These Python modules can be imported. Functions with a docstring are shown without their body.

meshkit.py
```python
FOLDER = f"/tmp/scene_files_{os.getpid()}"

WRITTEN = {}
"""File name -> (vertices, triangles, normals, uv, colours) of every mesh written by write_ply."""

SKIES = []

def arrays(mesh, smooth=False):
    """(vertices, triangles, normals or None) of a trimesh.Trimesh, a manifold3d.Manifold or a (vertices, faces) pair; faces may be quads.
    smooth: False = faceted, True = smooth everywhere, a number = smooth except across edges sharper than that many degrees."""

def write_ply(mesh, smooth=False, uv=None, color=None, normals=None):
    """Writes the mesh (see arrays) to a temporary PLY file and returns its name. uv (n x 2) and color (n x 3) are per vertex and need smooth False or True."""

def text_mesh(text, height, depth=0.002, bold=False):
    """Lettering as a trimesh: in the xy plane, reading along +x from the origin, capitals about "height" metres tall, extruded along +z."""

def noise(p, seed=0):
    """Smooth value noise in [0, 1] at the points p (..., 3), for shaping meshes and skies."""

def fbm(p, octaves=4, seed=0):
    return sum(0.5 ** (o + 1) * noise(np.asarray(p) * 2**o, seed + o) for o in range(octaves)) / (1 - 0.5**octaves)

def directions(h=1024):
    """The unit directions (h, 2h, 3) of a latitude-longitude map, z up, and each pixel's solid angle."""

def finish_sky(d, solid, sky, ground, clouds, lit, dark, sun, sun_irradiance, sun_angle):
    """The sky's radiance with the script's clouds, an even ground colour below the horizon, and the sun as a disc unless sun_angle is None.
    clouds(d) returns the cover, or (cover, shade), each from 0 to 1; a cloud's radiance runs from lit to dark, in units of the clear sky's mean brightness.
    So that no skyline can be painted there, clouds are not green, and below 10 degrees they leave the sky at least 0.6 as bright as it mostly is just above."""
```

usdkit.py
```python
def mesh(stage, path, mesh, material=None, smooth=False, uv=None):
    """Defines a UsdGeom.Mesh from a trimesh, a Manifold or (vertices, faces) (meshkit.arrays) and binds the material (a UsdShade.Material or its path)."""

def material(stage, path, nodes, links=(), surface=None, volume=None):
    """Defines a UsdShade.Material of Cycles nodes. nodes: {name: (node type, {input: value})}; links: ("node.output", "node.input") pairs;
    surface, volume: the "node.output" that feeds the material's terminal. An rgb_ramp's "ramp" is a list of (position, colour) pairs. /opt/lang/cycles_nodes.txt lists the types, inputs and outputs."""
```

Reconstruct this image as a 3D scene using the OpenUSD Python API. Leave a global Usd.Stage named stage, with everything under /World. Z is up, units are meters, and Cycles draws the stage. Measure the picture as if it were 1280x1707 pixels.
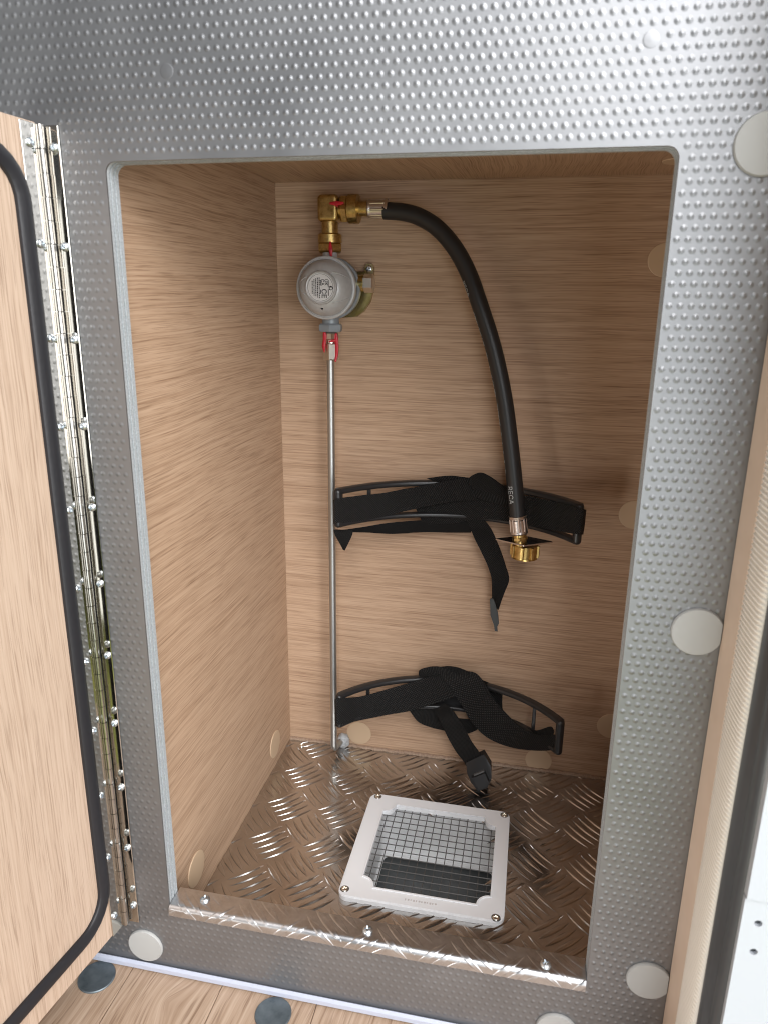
import math, random
import numpy as np, trimesh, usdkit, meshkit
import manifold3d as m3
from shapely.geometry import Polygon, Point, box as sbox
from shapely import affinity
from pxr import Usd, UsdGeom, UsdLux, UsdShade, Gf, Sdf
random.seed(4); rng = np.random.default_rng(4)
stage = Usd.Stage.CreateInMemory()
UsdGeom.SetStageUpAxis(stage, UsdGeom.Tokens.z); UsdGeom.SetStageMetersPerUnit(stage, 1.0)
UsdGeom.Xform.Define(stage, '/World'); UsdGeom.Scope.Define(stage, '/World/Looks')

# ---------------------------------------------------------------- camera
R = np.array([[0.97983958, 0.19948434, 0.01097245], [0.06545903, -0.26866648, -0.96100647], [-0.18875781, 0.94235042, -0.27630811]])
C = np.array([0.27041032, -0.45037966, 0.55119])
F = 1208.5257
cam = UsdGeom.Camera.Define(stage, '/World/camera')
M = Gf.Matrix4d(1)
for i, r in enumerate((R[0], -R[1], -R[2])):
    M.SetRow(i, Gf.Vec4d(*map(float, r), 0))
M.SetRow(3, Gf.Vec4d(*map(float, C), 1))
cam.AddTransformOp().Set(M)
cam.CreateHorizontalApertureAttr(7.2); cam.CreateVerticalApertureAttr(7.2 * 1024 / 767)
cam.CreateFocalLengthAttr(7.2 * F / 1280)
cam.CreateClippingRangeAttr(Gf.Vec2f(0.01, 100))
cam.CreateFStopAttr(3.2); cam.CreateFocusDistanceAttr(0.72)
cam.CreateExposureAttr(0.0)

# ---------------------------------------------------------------- light
def look(prim, pos, to):
    pos, to = np.array(pos, float), np.array(to, float)
    z = pos - to; z /= np.linalg.norm(z)
    x = np.cross([0, 0, 1], z); x /= np.linalg.norm(x); y = np.cross(z, x)
    m = Gf.Matrix4d(1)
    for i, r in enumerate((x, y, z)):
        m.SetRow(i, Gf.Vec4d(*map(float, r), 0))
    m.SetRow(3, Gf.Vec4d(*map(float, pos), 1))
    UsdGeom.Xformable(prim).AddTransformOp().Set(m)

def rect_light(name, pos, to, w, h, inten, col):
    L = UsdLux.RectLight.Define(stage, '/World/' + name)
    L.CreateWidthAttr(w); L.CreateHeightAttr(h); L.CreateIntensityAttr(inten); L.CreateColorAttr(Gf.Vec3f(*col))
    look(L, pos, to)
    return L
rect_light('daylight_lamp', (0.95, -1.50, 1.75), (0.17, 0.15, 0.25), 1.7, 1.6, 8.6, (1.0, 0.995, 1.0))
rect_light('daylight_lamp_001', (0.95, -1.9, 0.15), (0.25, 0.0, 0.3), 1.2, 1.4, 3.2, (0.95, 0.98, 1.0))
rect_light('daylight_lamp_002', (-1.05, -1.45, -0.25), (0.38, 0.0, 0.3), 0.9, 0.8, 14.0, (1.0, 0.98, 0.95))  # unseen low fill from the left, added to brighten the cream trim
rect_light('daylight_lamp_003', (1.80, -1.25, 0.75), (0.0, 0.1, 0.25), 1.6, 1.6, 5.2, (1.0, 0.99, 0.98))
dome = UsdLux.DomeLight.Define(stage, '/World/sky'); dome.CreateIntensityAttr(1.0)
dm = usdkit.material(stage, '/World/Looks/sky', {'b': ('background_shader', {'color': (0.80, 0.88, 1.0), 'strength': 0.13})}, surface='b.background')
UsdShade.MaterialBindingAPI.Apply(dome.GetPrim()).Bind(dm)
dome.GetPrim().SetCustomDataByKey('kind', 'structure')

# ---------------------------------------------------------------- helpers
def ray(px):
    return R.T @ np.array([(px[0] - 640) / F, (px[1] - 853.5) / F, 1.0])
def on(px, ax, val):
    d = ray(px); i = 'xyz'.index(ax)
    return C + (val - C[i]) / d[i] * d
names = {}
def numbered(parent, name):
    k = (str(parent), name); n = names.get(k, 0); names[k] = n + 1
    return name if n == 0 else f'{name}_{n:03d}'
BASE = {}
def tag(p, label=None, cat=None, group=None, kind=None):
    p = p.GetPrim() if hasattr(p, 'GetPrim') else p
    for k, v in (('label', label), ('category', cat), ('group', group), ('kind', kind)):
        if v: p.SetCustomDataByKey(k, v)
    return p
def thing(name, label, cat, loc=(0, 0, 0), group=None):
    path = '/World/' + numbered('/World', name)
    x = UsdGeom.Xform.Define(stage, path); x.AddTranslateOp().Set(Gf.Vec3d(*map(float, loc)))
    BASE[path] = np.array(loc, float)
    tag(x, label, cat, group)
    return x.GetPrim()
def base_of(path):
    for k, v in BASE.items():
        if path == k or path.startswith(k + '/'): return v
    return np.zeros(3)
def obj(name, mesh, mat, parent=None, label=None, smooth=30, uv=None, kind=None):
    pp = str(parent.GetPath()) if parent is not None else '/World'
    path = pp + '/' + numbered(pp, name)
    v, f, n = meshkit.arrays(mesh, False)
    mm = trimesh.Trimesh(v - base_of(path), f, process=False)
    if uv is None: mm.merge_vertices(digits_vertex=7)
    m = usdkit.mesh(stage, path, mm, mat, smooth=True if uv is not None else smooth, uv=uv)
    if label: m.GetPrim().SetCustomDataByKey('label', label)
    if kind: m.GetPrim().SetCustomDataByKey('kind', kind)
    return m.GetPrim()
def struct(name, mesh, mat, **k):
    return obj(name, mesh, mat, kind='structure', **k)
cat = trimesh.util.concatenate
def man(v, f): return trimesh.Trimesh(np.array(v, float), np.array(f), process=False)
def rbox(lo, hi, r=0.0008):
    """box with chamfered edges"""
    lo, hi = np.array(lo, float), np.array(hi, float); pts = []
    r = min(r, 0.45 * min(hi - lo))
    for s in np.ndindex(2, 2, 2):
        c = np.where(np.array(s) == 0, lo, hi); d = np.where(np.array(s) == 0, 1, -1) * r
        for a in range(3):
            q = c + d; q[a] = c[a]; pts.append(q)
    return trimesh.convex.convex_hull(np.array(pts))
def extr(poly, h, z0=0.0):
    ps = getattr(poly, 'geoms', [poly]); out = []
    for p in ps:
        m = trimesh.creation.extrude_polygon(p, h, engine='earcut'); m.apply_translation((0, 0, z0)); out.append(m)
    return cat(out)
def frame(m, o, x, y, z):
    """local mesh -> world with axes x,y,z at o"""
    T = np.eye(4); T[:3, 0], T[:3, 1], T[:3, 2], T[:3, 3] = x, y, z, o
    m = m.copy(); m.apply_transform(T); return m
def axes(d):
    d = np.array(d, float); d /= np.linalg.norm(d)
    a = np.array([0, 0, 1.0]) if abs(d[2]) < 0.9 else np.array([1.0, 0, 0])
    x = np.cross(a, d); x /= np.linalg.norm(x)
    return x, np.cross(d, x), d
def lathe(prof, o, d, n=32):
    """prof: (radius, along) pairs"""
    p = np.array(prof, float); p[:, 0] = np.maximum(p[:, 0], 1e-6)
    m = trimesh.creation.revolve(p, sections=n)
    if m.volume < 0: m.invert()
    return frame(m, o, *axes(d))
def hexnut(r, l, o, d, n=6, ch=0.12, rot=0.0):
    ring = lambda rr, z: [(rr * math.cos(rot + 2 * math.pi * k / n), rr * math.sin(rot + 2 * math.pi * k / n), z) for k in range(n)]
    c = r * ch
    pts = ring(r - c, 0) + ring(r, c) + ring(r, l - c) + ring(r - c, l)
    return frame(trimesh.convex.convex_hull(np.array(pts)), o, *axes(d))
def catmull(P, n):
    P = np.array(P, float); Q = np.vstack([2 * P[0] - P[1], P, 2 * P[-1] - P[-2]]); out = []
    for i in range(1, len(Q) - 2):
        for t in np.linspace(0, 1, n, endpoint=False):
            a, b, c, d = Q[i - 1], Q[i], Q[i + 1], Q[i + 2]
            out.append(.5 * ((2 * b) + (-a + c) * t + (2 * a - 5 * b + 4 * c - d) * t * t + (-a + 3 * b - 3 * c + d) * t ** 3))
    out.append(P[-1]); return np.array(out)
def tube(path, r, sides=16, cap=True):
    p = np.array(path, float); r = np.broadcast_to(r, (len(p),))
    t = np.gradient(p, axis=0); t /= np.linalg.norm(t, axis=1, keepdims=True)
    a = np.cross(t[0], [0, 1, 0] if abs(t[0][1]) < .9 else [1, 0, 0]); V = []
    ang = np.arange(sides) * 2 * np.pi / sides
    for i in range(len(p)):
        a = a - t[i] * (a @ t[i]); a /= np.linalg.norm(a); b = np.cross(t[i], a)
        V.append(p[i] + r[i] * (np.cos(ang)[:, None] * a + np.sin(ang)[:, None] * b))
    V = np.vstack(V); Fc = []
    for i in range(len(p) - 1):
        for j in range(sides):
            q, k = i * sides + j, i * sides + (j + 1) % sides
            Fc += [(q, k, k + sides), (q, k + sides, q + sides)]
    if cap:
        V = np.vstack([V, p[0], p[-1]]); c0, c1 = len(V) - 2, len(V) - 1; e = (len(p) - 1) * sides
        for j in range(sides):
            Fc += [(c0, (j + 1) % sides, j), (c1, e + j, e + (j + 1) % sides)]
    return man(V, Fc)
def rounded(x0, y0, x1, y1, r, n=6):
    return sbox(x0 + r, y0 + r, x1 - r, y1 - r).buffer(r, quad_segs=n)
def to_y(m):   # polygon (x, z) extruded along local z -> world x, z with depth along +y
    return man(np.c_[m.vertices[:, 0], m.vertices[:, 2], m.vertices[:, 1]], m.faces[:, ::-1])

# ---------------------------------------------------------------- materials
def mat(name, color, rough=0.5, metal=0.0, bump=None, **kw):
    nodes = {'p': ('principled_bsdf', {'base_color': color, 'roughness': rough, 'metallic': metal, **kw})}; links = []
    if bump:
        sc, st, dist = bump
        nodes |= {'g': ('geometry', {}), 'n': ('noise_texture', {'scale': sc, 'detail': 4.0}), 'b': ('bump', {'strength': st, 'distance': dist})}
        links += [('g.position', 'n.vector'), ('n.fac', 'b.height'), ('b.normal', 'p.normal')]
    return usdkit.material(stage, '/World/Looks/' + name, nodes, links, surface='p.BSDF')
def vary(name, c0, c1, scale, rough, metal=0.0, bump=0.0, stretch=(1, 1, 1), r2=None, dist=0.001):
    nodes = {'g': ('geometry', {}), 'm': ('mapping', {'scale': stretch}), 'n': ('noise_texture', {'scale': scale, 'detail': 6.0, 'roughness': 0.62}),
             'r': ('rgb_ramp', {'ramp': [(0.3, c0), (0.7, c1)]}), 'p': ('principled_bsdf', {'metallic': metal, 'roughness': rough})}
    links = [('g.position', 'm.vector'), ('m.vector', 'n.vector'), ('n.fac', 'r.fac'), ('r.color', 'p.base_color')]
    if r2 is not None:
        nodes['q'] = ('map_range', {'from_min': 0.3, 'from_max': 0.7, 'to_min': rough, 'to_max': r2, 'clamp': True})
        links += [('n.fac', 'q.value'), ('q.result', 'p.roughness')]
    if bump:
        nodes['b'] = ('bump', {'strength': bump, 'distance': dist}); links += [('n.fac', 'b.height'), ('b.normal', 'p.normal')]
    return usdkit.material(stage, '/World/Looks/' + name, nodes, links, surface='p.BSDF')
def wood(name, along, across, normal, dark, mid, light, warp=0.02, wscale=5.0, rough=0.5, fine=850.0, knot=None):
    """laminate: streaks that run along one axis"""
    s = lambda a, b, c: tuple({along: a, across: b, normal: c}[k] for k in 'xyz')
    N = {'g': ('geometry', {}), 'wn': ('noise_texture', {'scale': wscale, 'detail': 2.0}),
         'wm': ('mix', {'mix_type': 'linear_light', 'fac': warp}),
         'm1': ('mapping', {'scale': s(9, fine, 30)}), 'n1': ('noise_texture', {'scale': 1.0, 'detail': 5.0, 'roughness': 0.65}),
         'm2': ('mapping', {'scale': s(2.0, 95, 20)}), 'n2': ('noise_texture', {'scale': 1.0, 'detail': 3.0}),
         'm3': ('mapping', {'scale': s(26, fine * 1.6, 30)}), 'n3': ('noise_texture', {'scale': 1.0, 'detail': 2.0, 'roughness': 0.5}),
         'r1': ('rgb_ramp', {'ramp': [(0.33, dark), (0.49, mid), (0.66, light)]}),
         'r3': ('rgb_ramp', {'ramp': [(0.34, (0.56, 0.50, 0.46)), (0.45, (1, 1, 1))]}),
         'a': ('math', {'math_type': 'multiply', 'value2': 0.90}), 'b2': ('math', {'math_type': 'multiply_add', 'value2': 0.10}),
         'mx': ('mix', {'mix_type': 'multiply', 'fac': 0.65}),
         'bp': ('bump', {'strength': 0.35, 'distance': 0.0004}), 'p': ('principled_bsdf', {'roughness': rough, 'specular_ior_level': 0.35})}
    L = [('g.position', 'wn.vector'), ('g.position', 'wm.color1'), ('wn.color', 'wm.color2')] + \
        [x for i in '123' for x in ((f'wm.color', f'm{i}.vector'), (f'm{i}.vector', f'n{i}.vector'))] + \
        [('n1.fac', 'a.value1'), ('n2.fac', 'b2.value1'), ('a.value', 'b2.value3'), ('b2.value', 'r1.fac'), ('n3.fac', 'r3.fac'),
         ('r1.color', 'mx.color1'), ('r3.color', 'mx.color2'), ('mx.color', 'p.base_color'), ('b2.value', 'bp.height'), ('bp.normal', 'p.normal')]
    if knot:   # rings that bend the grain round a knot
        c, sc = knot
        N |= {'km': ('mapping', {'location': tuple(-a * b for a, b in zip(c, sc)), 'scale': sc}), 'kg': ('gradient_texture', {'gradient_type': 'quadratic_sphere'}),
              'kc': ('combine_xyz', {}), 'ka': ('math', {'math_type': 'multiply', 'value2': 0.013}), 'kw': ('mix', {'mix_type': 'add', 'fac': 1.0})}
        L = [(a, b) if a != 'wm.color' else ('kw.color', b) for a, b in L]
        L += [('g.position', 'km.vector'), ('km.vector', 'kg.vector'), ('kg.fac', 'ka.value1'), ('ka.value', 'kc.' + across), ('kc.vector', 'kw.color2'), ('wm.color', 'kw.color1')]
    return usdkit.material(stage, '/World/Looks/' + name, N, L, surface='p.BSDF')

OAK = ((0.325, 0.202, 0.126), (0.465, 0.315, 0.210), (0.54, 0.378, 0.262))
M_back = wood('oak_back', 'x', 'z', 'y', *OAK, warp=0.003)
M_left = wood('oak_left', 'y', 'z', 'x', *OAK, warp=0.009, wscale=3.0)
M_ceil = wood('oak_ceiling', 'y', 'x', 'z', *OAK, warp=0.02)
M_right = wood('oak_right', 'y', 'z', 'x', *OAK, warp=0.02)
M_door = wood('oak_door', 'z', 'y', 'x', (0.41, 0.295, 0.215), (0.49, 0.367, 0.278), (0.545, 0.42, 0.325), warp=0.006)
M_silver = vary('dimpled_silver', (0.235, 0.24, 0.25), (0.27, 0.275, 0.285), 14.0, 0.38, 0.82, r2=0.47)
M_core = vary('panel_core', (0.27, 0.295, 0.31), (0.46, 0.49, 0.51), 700.0, 0.5, 0.0, bump=0.3)
M_alu = vary('tread_aluminium', (0.53, 0.515, 0.50), (0.60, 0.585, 0.565), 18.0, 0.17, 1.0, r2=0.24)
M_alu2 = vary('sill_aluminium', (0.58, 0.585, 0.60), (0.68, 0.685, 0.70), 60.0, 0.29, 1.0, r2=0.38)
M_mirror = mat('polished_steel', (0.56, 0.54, 0.50), 0.07, 1.0)
M_zinc = mat('zinc_screw', (0.62, 0.66, 0.69), 0.34, 1.0)
M_knuckle = mat('knuckle_steel', (0.46, 0.44, 0.41), 0.20, 1.0)
M_steel = mat('pipe_steel', (0.50, 0.51, 0.50), 0.44, 1.0, bump=(200.0, 0.05, 0.0005))
M_nickel = mat('nickel', (0.74, 0.70, 0.63), 0.28, 1.0)
M_ferr = mat('ferrule_steel', (0.66, 0.60, 0.57), 0.33, 1.0, bump=(260.0, 0.1, 0.0005))
M_brass = vary('brass', (0.46, 0.31, 0.11), (0.60, 0.44, 0.18), 160.0, 0.26, 1.0, r2=0.4)
M_chromate = vary('yellow_zinc', (0.42, 0.33, 0.10), (0.60, 0.52, 0.30), 60.0, 0.22, 1.0)
M_grey = vary('regulator_grey', (0.42, 0.42, 0.425), (0.47, 0.47, 0.475), 300.0, 0.38, 0.15, bump=0.08, dist=0.0004)
M_grey2 = mat('regulator_back', (0.25, 0.28, 0.31), 0.4, 0.1)
M_label = mat('sticker', (0.66, 0.66, 0.67), 0.4, 0.1)
M_ink = mat('ink', (0.03, 0.03, 0.035), 0.6)
M_red = mat('seal_paint', (0.50, 0.015, 0.03), 0.35)
M_rubber = mat('hose_rubber', (0.014, 0.014, 0.015), 0.42, bump=(900.0, 0.12, 0.0004))
M_hoseink = mat('hose_print', (0.42, 0.45, 0.46), 0.6)
M_plastic = mat('black_plastic', (0.016, 0.016, 0.017), 0.36, bump=(1200.0, 0.1, 0.0003))
M_seal = mat('door_seal', (0.012, 0.012, 0.015), 0.48, bump=(240.0, 0.25, 0.0006))
M_white = mat('vent_white', (0.82, 0.84, 0.865), 0.38)
M_wire = mat('mesh_wire', (0.16, 0.16, 0.16), 0.45, 0.7)
M_duct = mat('duct_white', (0.72, 0.73, 0.74), 0.45)
M_dark = vary('shaded_ground_grey', (0.085, 0.094, 0.096), (0.125, 0.132, 0.135), 30.0, 0.6)  # dark tone stands in for the shaded ground under the vent
M_cap = mat('cap_grey', (0.36, 0.362, 0.352), 0.42)
M_capb = mat('cap_beige', (0.57, 0.42, 0.28), 0.45)
M_strip = mat('edge_strip', (0.42, 0.45, 0.54), 0.35)
M_cream = mat('ribbed_trim', (0.84, 0.80, 0.73), 0.6, bump=(500.0, 0.1, 0.0005))
M_beige = vary('side_beige', (0.56, 0.43, 0.33), (0.60, 0.47, 0.37), 40.0, 0.55)
M_body = mat('white_paint', (0.37, 0.39, 0.42), 0.35)
M_hole = mat('hole_dark', (0.03, 0.03, 0.035), 0.6)
M_glue = vary('sealant', (0.36, 0.38, 0.40), (0.48, 0.50, 0.51), 400.0, 0.42, bump=0.6)
M_joint = vary('joint_sealant', (0.24, 0.16, 0.11), (0.40, 0.29, 0.21), 500.0, 0.5, bump=0.5, stretch=(1, 1, 0.3))
M_disc = vary('grey_disc', (0.10, 0.125, 0.14), (0.17, 0.20, 0.22), 90.0, 0.30, 0.55, r2=0.5)
M_clip = mat('clear_clip', (0.60, 0.66, 0.66), 0.3)
def weave():
    N = {'u': ('attribute', {'attribute': 'st'}), 's': ('separate_xyz', {}), 'x': ('math', {'math_type': 'multiply', 'value2': 2 * math.pi * 11}), 'y': ('math', {'math_type': 'multiply', 'value2': 2 * math.pi * 11}),
         'sx': ('math', {'math_type': 'sine'}), 'sy': ('math', {'math_type': 'sine'}), 'm': ('math', {'math_type': 'multiply'}), 'b': ('bump', {'strength': 0.9, 'distance': 0.0006}),
         'r': ('rgb_ramp', {'ramp': [(0.0, (0.005, 0.005, 0.005)), (0.55, (0.008, 0.008, 0.008)), (0.98, (0.060, 0.057, 0.054))]}), 'p': ('principled_bsdf', {'roughness': 0.7, 'specular_ior_level': 0.3})}  # lighter thread tops paint the weave glints into the base colour
    L = [('u.vector', 's.vector'), ('s.x', 'x.value1'), ('s.y', 'y.value1'), ('x.value', 'sx.value1'), ('y.value', 'sy.value1'), ('sx.value', 'm.value1'), ('sy.value', 'm.value2'),
         ('m.value', 'b.height'), ('b.normal', 'p.normal'), ('m.value', 'r.fac'), ('r.color', 'p.base_color')]
    return usdkit.material(stage, '/World/Looks/webbing', N, L, surface='p.BSDF')
M_web = weave()

# ---------------------------------------------------------------- sizes
W, ZT, ZC, T, DB, XL, XR = 0.34, 0.6347, 0.673, 0.0146, 0.3441, -0.0102, 0.412
SILL = 0.0635           # top of the sill angle
SIDE = 0.397            # left face of the side board
FLOOR = -0.0125         # vehicle floor

def screw(parent, o, d, r=0.0028, h=0.0022, mt=None, rot=0.3, name='screw'):
    """pan head with a real cross recess"""
    prof = [(0, 0), (r, 0), (r, h * .35), (r * .93, h * .62), (r * .72, h * .88), (r * .4, h), (0, h)]
    p = np.array(prof); p[:, 0] = np.maximum(p[:, 0], 0)
    cs = m3.CrossSection([[(float(a), float(b)) for a, b in p]])
    m = m3.Manifold.revolve(cs, 20)
    for k in (0, 1):
        a = rot + k * math.pi / 2
        c = m3.Manifold.cube((r * 1.15, r * .3, h), True).rotate((0, 0, math.degrees(a))).translate((0, 0, h * .95))
        m = m - c
    q = m.to_mesh(); tm = man(q.vert_properties[:, :3], q.tri_verts)
    return obj(name, frame(tm, o, *axes(d)), mt or M_zinc, parent, smooth=35)
def cap(parent, o, d, r, h, mt, clip=None, name='screw_cap'):
    """flat cover disc; clip = world half-plane (axis, sign, value)"""
    prof = [(0, 0), (r * .985, 0), (r, h * .3), (r * .99, h * .65), (r * .955, h), (r * .6, h * 1.06), (0, h * 1.08)]
    m = lathe(prof, o, d, 48)
    if clip:
        nrm = np.zeros(3); nrm['xyz'.index(clip[0])] = clip[1]; og = np.zeros(3); og['xyz'.index(clip[0])] = clip[2]
        m.merge_vertices(); m = trimesh.intersections.slice_mesh_plane(m, nrm, og, cap=False)
        m2 = lathe([(0, 0), (r, 0), (r, h * .99), (0, h * 1.0)], o, d, 48)
    return obj(name, m, mt, parent, smooth=35)

# ---------------------------------------------------------------- front panel with dimples
hole = rounded(0, 0.062, W, ZT, 0.0068).union(sbox(0, 0.062, W, 0.12))
outer = sbox(-0.32, -0.0105, SIDE + 0.001, 0.90)
skin = to_y(extr(outer.difference(hole), 0.0012))
front = [skin]
P, RD, HD = 0.0059, 0.00225, 0.00040
rings = [(1.0, -0.02), (.82, .09), (.6, .36), (.36, .74), (.15, .96)]
ns = 12
hole_b = hole.buffer(0.0022)
spots = [(0.0456, 0.6827, .0050), (0.3193, 0.6854, .0050)]
caps_at = [(0.382, 0.634), (0.3825, 0.3545), (0.383, 0.0735), (0.3215, 0.0095), (-0.0255, 0.0145)]
V, Fc, nv = [], [], 0
ang = np.arange(ns) * 2 * np.pi / ns
z0, x0 = 0.6402, 0.2873
for r in range(-112, 46):
    z = z0 + r * P
    if z < 0.0 or z > 0.88: continue
    for k in range(-105, 20):
        x = x0 + (k + 0.5 * (r % 2)) * P
        if x > SIDE - 0.002 or x < -0.13: continue
        if hole_b.contains(Point(x, z)): continue
        if -0.030 > x > -0.2 and 0.036 < z < 0.66 and x > -0.06: continue
        if 0 < x < W and 0.052 < z < 0.07: continue
        if any((x - a) ** 2 + (z - b) ** 2 < c * c for a, b, c in spots): continue
        s = 1 + 0.04 * (rng.random() - .5)
        vs = [np.c_[x + RD * q * np.cos(ang), np.full(ns, -HD * h * s), z + RD * q * np.sin(ang)] for q, h in rings]
        vs.append(np.array([[x, -HD * s, z]]))
        for a in range(len(rings) - 1):
            for j in range(ns):
                p, q = nv + a * ns + j, nv + a * ns + (j + 1) % ns
                Fc += [(p, q, q + ns), (p, q + ns, p + ns)]
        e = nv + (len(rings) - 1) * ns; t = nv + len(rings) * ns
        for j in range(ns): Fc.append((e + j, e + (j + 1) % ns, t))
        V += vs; nv += len(rings) * ns + 1
bumps = man(np.vstack(V), Fc)
for a, b, c in spots:   # filled screw heads under the skin
    front.append(lathe([(0, -.0002), (c, -.0002), (c * .85, .00005), (c * .65, .00009), (c * .35, .00017), (0, .0002)], (a, 0, b), (0, -1, 0), 24))
panel = struct('front_panel', cat(front), M_silver, label='silver dimpled panel with a large rectangular opening around the locker')
obj('embossed_dimples', bumps, M_silver, panel, kind='stuff', smooth=60)
# board core seen in the cut edge: two plies with shallow grooves between
ply = []
for (a, b, e) in ((0.0012, 0.0040, 0.0), (0.0040, 0.0060, 0.0035), (0.0060, 0.0088, 0.0), (0.0088, 0.0106, 0.0035), (0.0106, T, 0.0)):
    ply.append(to_y(extr(sbox(-0.32, -0.0105, SIDE + 0.001, 0.90).difference(hole.buffer(e)), b - a, a)))
obj('cut_edge', cat(ply), M_core, panel)
for i, (x, z) in enumerate(caps_at):
    clip = {4: ('z', 1, -0.0022)}.get(i, ('x', -1, SIDE - 0.0006) if i < 3 else None)
    if i == 3: clip = ('z', 1, -0.0022)
    cap(panel, (x, 0.0002, z), (0, -1, 0), 0.0160, 0.0026, M_cap, clip, 'cover_cap')
obj('bottom_strip', rbox((-0.30, -0.0042, -0.0108), (SIDE, 0.0, -0.0030), 0.0022), M_strip, panel, label='white edging strip along the bottom of the dimpled panel')

# ---------------------------------------------------------------- locker walls
back = struct('back_wall', rbox((XL - .012, DB, -0.03), (XR + .012, DB + .012, ZC + .012), .0005), M_back, label='oak laminate back wall of the locker')
left = struct('left_wall', rbox((XL - .012, T, -0.03), (XL, DB, ZC), .0005), M_left, label='oak laminate left side wall of the locker')
right = struct('right_wall', rbox((XR, T, -0.03), (XR + .012, DB, ZC), .0005), M_right, label='oak laminate right side wall of the locker')
ceil = struct('ceiling', rbox((XL - .012, T, ZC), (XR + .012, DB, ZC + .012), .0005), M_ceil, label='oak laminate ceiling of the locker')
for x, z in ((0.390, .5957), (.3877, .334), (.388, .0731)):
    cap(back, (x, DB, z), (0, -1, 0), 0.0160, 0.0010, M_capb, None, 'cover_cap')
for x, z in ((.082, .0209), (.308, .0145)):
    cap(back, (x, DB, z), (0, -1, 0), 0.0160, 0.0010, M_capb, ('z', 1, 0.0015), 'cover_cap')
for y, z in ((.2853, .0297), (.068, .0368)):
    cap(left, (XL, y, z), (1, 0, 0), 0.0168, 0.0012, M_capb, None, 'cover_cap')
cap(ceil, (0.384, .272, ZC), (0, 0, -1), 0.0160, 0.0010, M_capb, None, 'cover_cap')
obj('corner_joint', tube(np.c_[np.linspace(XL, XR, 90), DB - .0006 + rng.normal(0, .00025, 90), .0008 + rng.normal(0, .0004, 90)], 0.0030, 8), M_joint, back)

# ---------------------------------------------------------------- tread plate
def bar2d(cx, cy, a, L=0.0400, w=0.0062, h=0.0014, n=12):
    t = np.linspace(-1, 1, n + 1); V = []
    for q in t:
        hw = w / 2 * (1 - abs(q) ** 2.0); prof = (1 - abs(q) ** 2.6)
        for s, hh in ((-1, -.12), (-.72, .82), (-.40, 1.0), (.40, 1.0), (.72, .82), (1, -.12)):
            V.append((q * L / 2, s * hw, hh * h * prof - 0.00002))
    Fc = []
    for i in range(n):
        for j in range(5):
            p = i * 6 + j; Fc += [(p, p + 6, p + 7), (p, p + 7, p + 1)]
    V = np.array(V); c, s = math.cos(a), math.sin(a)
    return np.c_[cx + c * V[:, 0] - s * V[:, 1], cy + s * V[:, 0] + c * V[:, 1], V[:, 2]], np.array(Fc)
PITCH = 0.0594
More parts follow.
